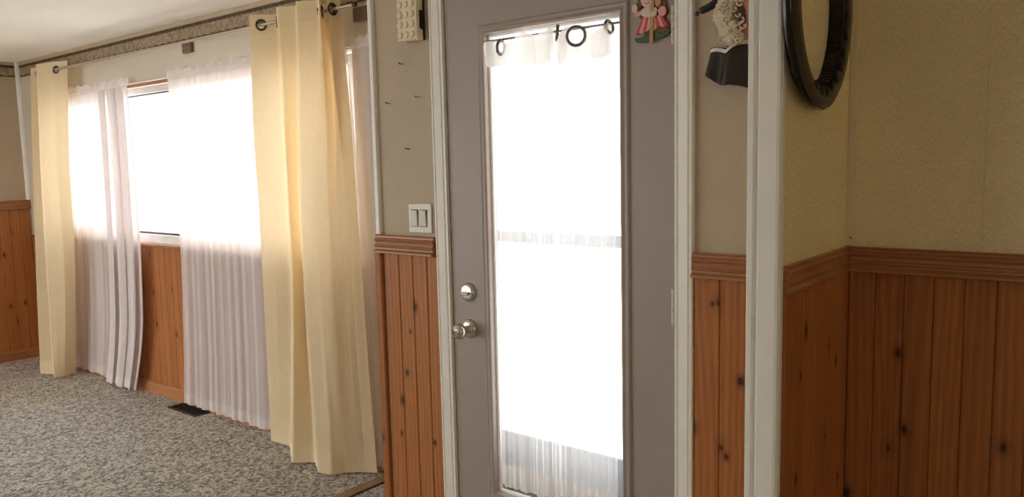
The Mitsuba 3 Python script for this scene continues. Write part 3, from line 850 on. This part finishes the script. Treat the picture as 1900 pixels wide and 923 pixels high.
sk, tpl, SP = skirt()
skk = add('skirt', sk, 'doll_black', dl, smooth=True, label='flared black skirt')
lace = np.stack([SP[0] + [0, -.003, .006 + .0], SP[0] + [0, -.004, .003], SP[1] + [0, -.004, -.002]])
add('lace_trim', grid_mesh(np.repeat(lace, 1, 0)), 'doll_lace', skk, smooth=True, label='white lace edging')
for j in range(4, 66, 5):
    p = SP[0, j] + [0, -.0032, .0075]
    add('lace_eyelet', trimesh.creation.icosphere(1, .0021) .apply_translation(p), 'doll_black', skk)
arm = np.array([(-.926, YW - .040, 2.02), (-.934, YW - .042, 1.982), (-.950, YW - .045, 1.966), (-.966, YW - .048, 1.956), (-.985, YW - .050, 1.950), (-.996, YW - .050, 1.9475)])
tt = np.linspace(0, 1, 24)
armp = np.stack([np.interp(tt, np.linspace(0, 1, len(arm)), arm[:, k]) for k in range(3)], 1)
armp = gaussian_filter1d(armp, 1.5, axis=0, mode='nearest')
add('arm', tube(armp, np.interp(tt, [0, .1, .9, 1], [.0105, .0115, .0100, .0075]), 16), 'doll_black', dl, smooth=40)
add('hand', trimesh.creation.icosphere(3, .0062).apply_translation((-1.0045, YW - .050, 1.9425)), 'doll_brown', dl, smooth=True)
from meshkit import fbm as mfbm


def lump(c, r, seed, amp=.35, f=70, sub=4):
    m = trimesh.creation.icosphere(sub)
    v = np.array(m.vertices)
    v = v * np.array(r) * (1 + amp * (mfbm(v * 0.06 * f / 1.6 + seed, 4, seed)[:, None] - .5) * 2)
    return trimesh.Trimesh(v + np.array(c), m.faces, process=False)


torso = lump((-.862, YW - .034, 1.945), (.042, .026, .075), 3, .15)
add('torso', torso, 'doll_pink', dl, smooth=True)
add('head', lump((-.868, YW - .036, 2.065), (.04, .03, .047), 5, .06), 'doll_brown', dl, smooth=True)
for i, (c, r) in enumerate((((-.922, YW - .050, 1.952), (.026, .016, .020)), ((-.918, YW - .052, 1.922), (.034, .018, .028)), ((-.905, YW - .054, 1.892), (.034, .018, .026)), ((-.898, YW - .052, 1.865), (.030, .016, .020)))):
    add('wool_tuft', lump(c, r, 11 + i, .42), 'doll_wool', dl, smooth=True, label='curly cream wool')
for i in range(26):
    c = np.array([-.925 + .040 * rng.random() + .012 * (i % 3), YW - .066 - .004 * rng.random(), 1.975 - .118 * (i / 25)])
    q = np.linspace(0, 2.2 * math.pi, 18)
    ra = .0075 + .004 * rng.random()
    a0 = rng.random() * 6
    add('curl', tube(np.stack([c[0] + ra * np.cos(q + a0) * (1 - q / 14), c[1] - .004 * np.sin(q * .7), c[2] + ra * np.sin(q + a0) * (1 - q / 14) - .0012 * q], 1), .0024, 7), 'doll_wool', dl, smooth=True)
add('sash', lump((-.874, YW - .060, 1.915), (.014, .012, .032), 8, .2), 'doll_brown', dl, smooth=True)
add('ribbon', tube([(-.899, YW - .064, 2.0), (-.898, YW - .066, 1.97), (-.896, YW - .066, 1.94)], .0028, 8), 'doll_lace', dl, smooth=True)
add('ribbon', tube([(-.910, YW - .060, 2.0), (-.909, YW - .063, 1.975), (-.905, YW - .064, 1.958)], .0028, 8), 'doll_pink', dl, smooth=True)

# round black ring on the partition
rg = thing('wall_ring', 'large glossy black ring with a ribbed inner edge, hung right of the white post', 'wall ornament')
CY, CZ = 2.107, 1.935


def oval(profile, n=72):
    # PROFILE: closed loop of (q, x): q = 0 on the inner ellipse, 1 on the outer one
    V, F, m = [], [], len(profile)
    for k in range(n):
        a = 2 * math.pi * k / n
        for q, x in profile:
            ry, rz = .172 + (.245 - .172) * q, .220 + (.278 - .220) * q
            V.append((x, CY + ry * math.cos(a), CZ + rz * math.sin(a)))
    for k in range(n):
        for j in range(m):
            p, b = k * m + j, k * m + (j + 1) % m
            c, e = ((k + 1) % n) * m + j, ((k + 1) % n) * m + (j + 1) % m
            F += [(p, b, e), (p, e, c)]
    mm = trimesh.Trimesh(V, F, process=False)
    mm.fix_normals()
    return mm


add('ring', oval([(0, -.7052), (0, -.672), (.05, -.664), (.2, -.659), (.5, -.657), (.8, -.660), (.95, -.665), (1, -.672), (.97, -.680), (.8, -.687), (.4, -.699), (.3, -.7052)]), 'ring_gloss', rg, smooth=35)
for k in range(70):
    a = -2.55 + 5.1 * k / 69 - math.pi / 2 + math.pi / 2
    c = (-.687, CY + .172 * math.cos(a), CZ + .220 * math.sin(a))
    m = rbox(-.016, .014, -.0035, .002, -.0024, .0024, .001)
    m.apply_transform(trimesh.transformations.rotation_matrix(a + math.pi, [1, 0, 0]))
    m.apply_translation(c)
    add('rib', m, 'ring_gloss', rg)
for k in range(16):
    a = -1.9 + 3.4 * k / 15
    q = .16
    c = np.array([-.6600, CY + (.172 + .073 * q) * math.cos(a), CZ + (.220 + .058 * q) * math.sin(a)])
    add('carved_boss', lump(c, (.006, .010, .013), 20 + k, .3, 40, 3), 'ring_gloss', rg, smooth=True)
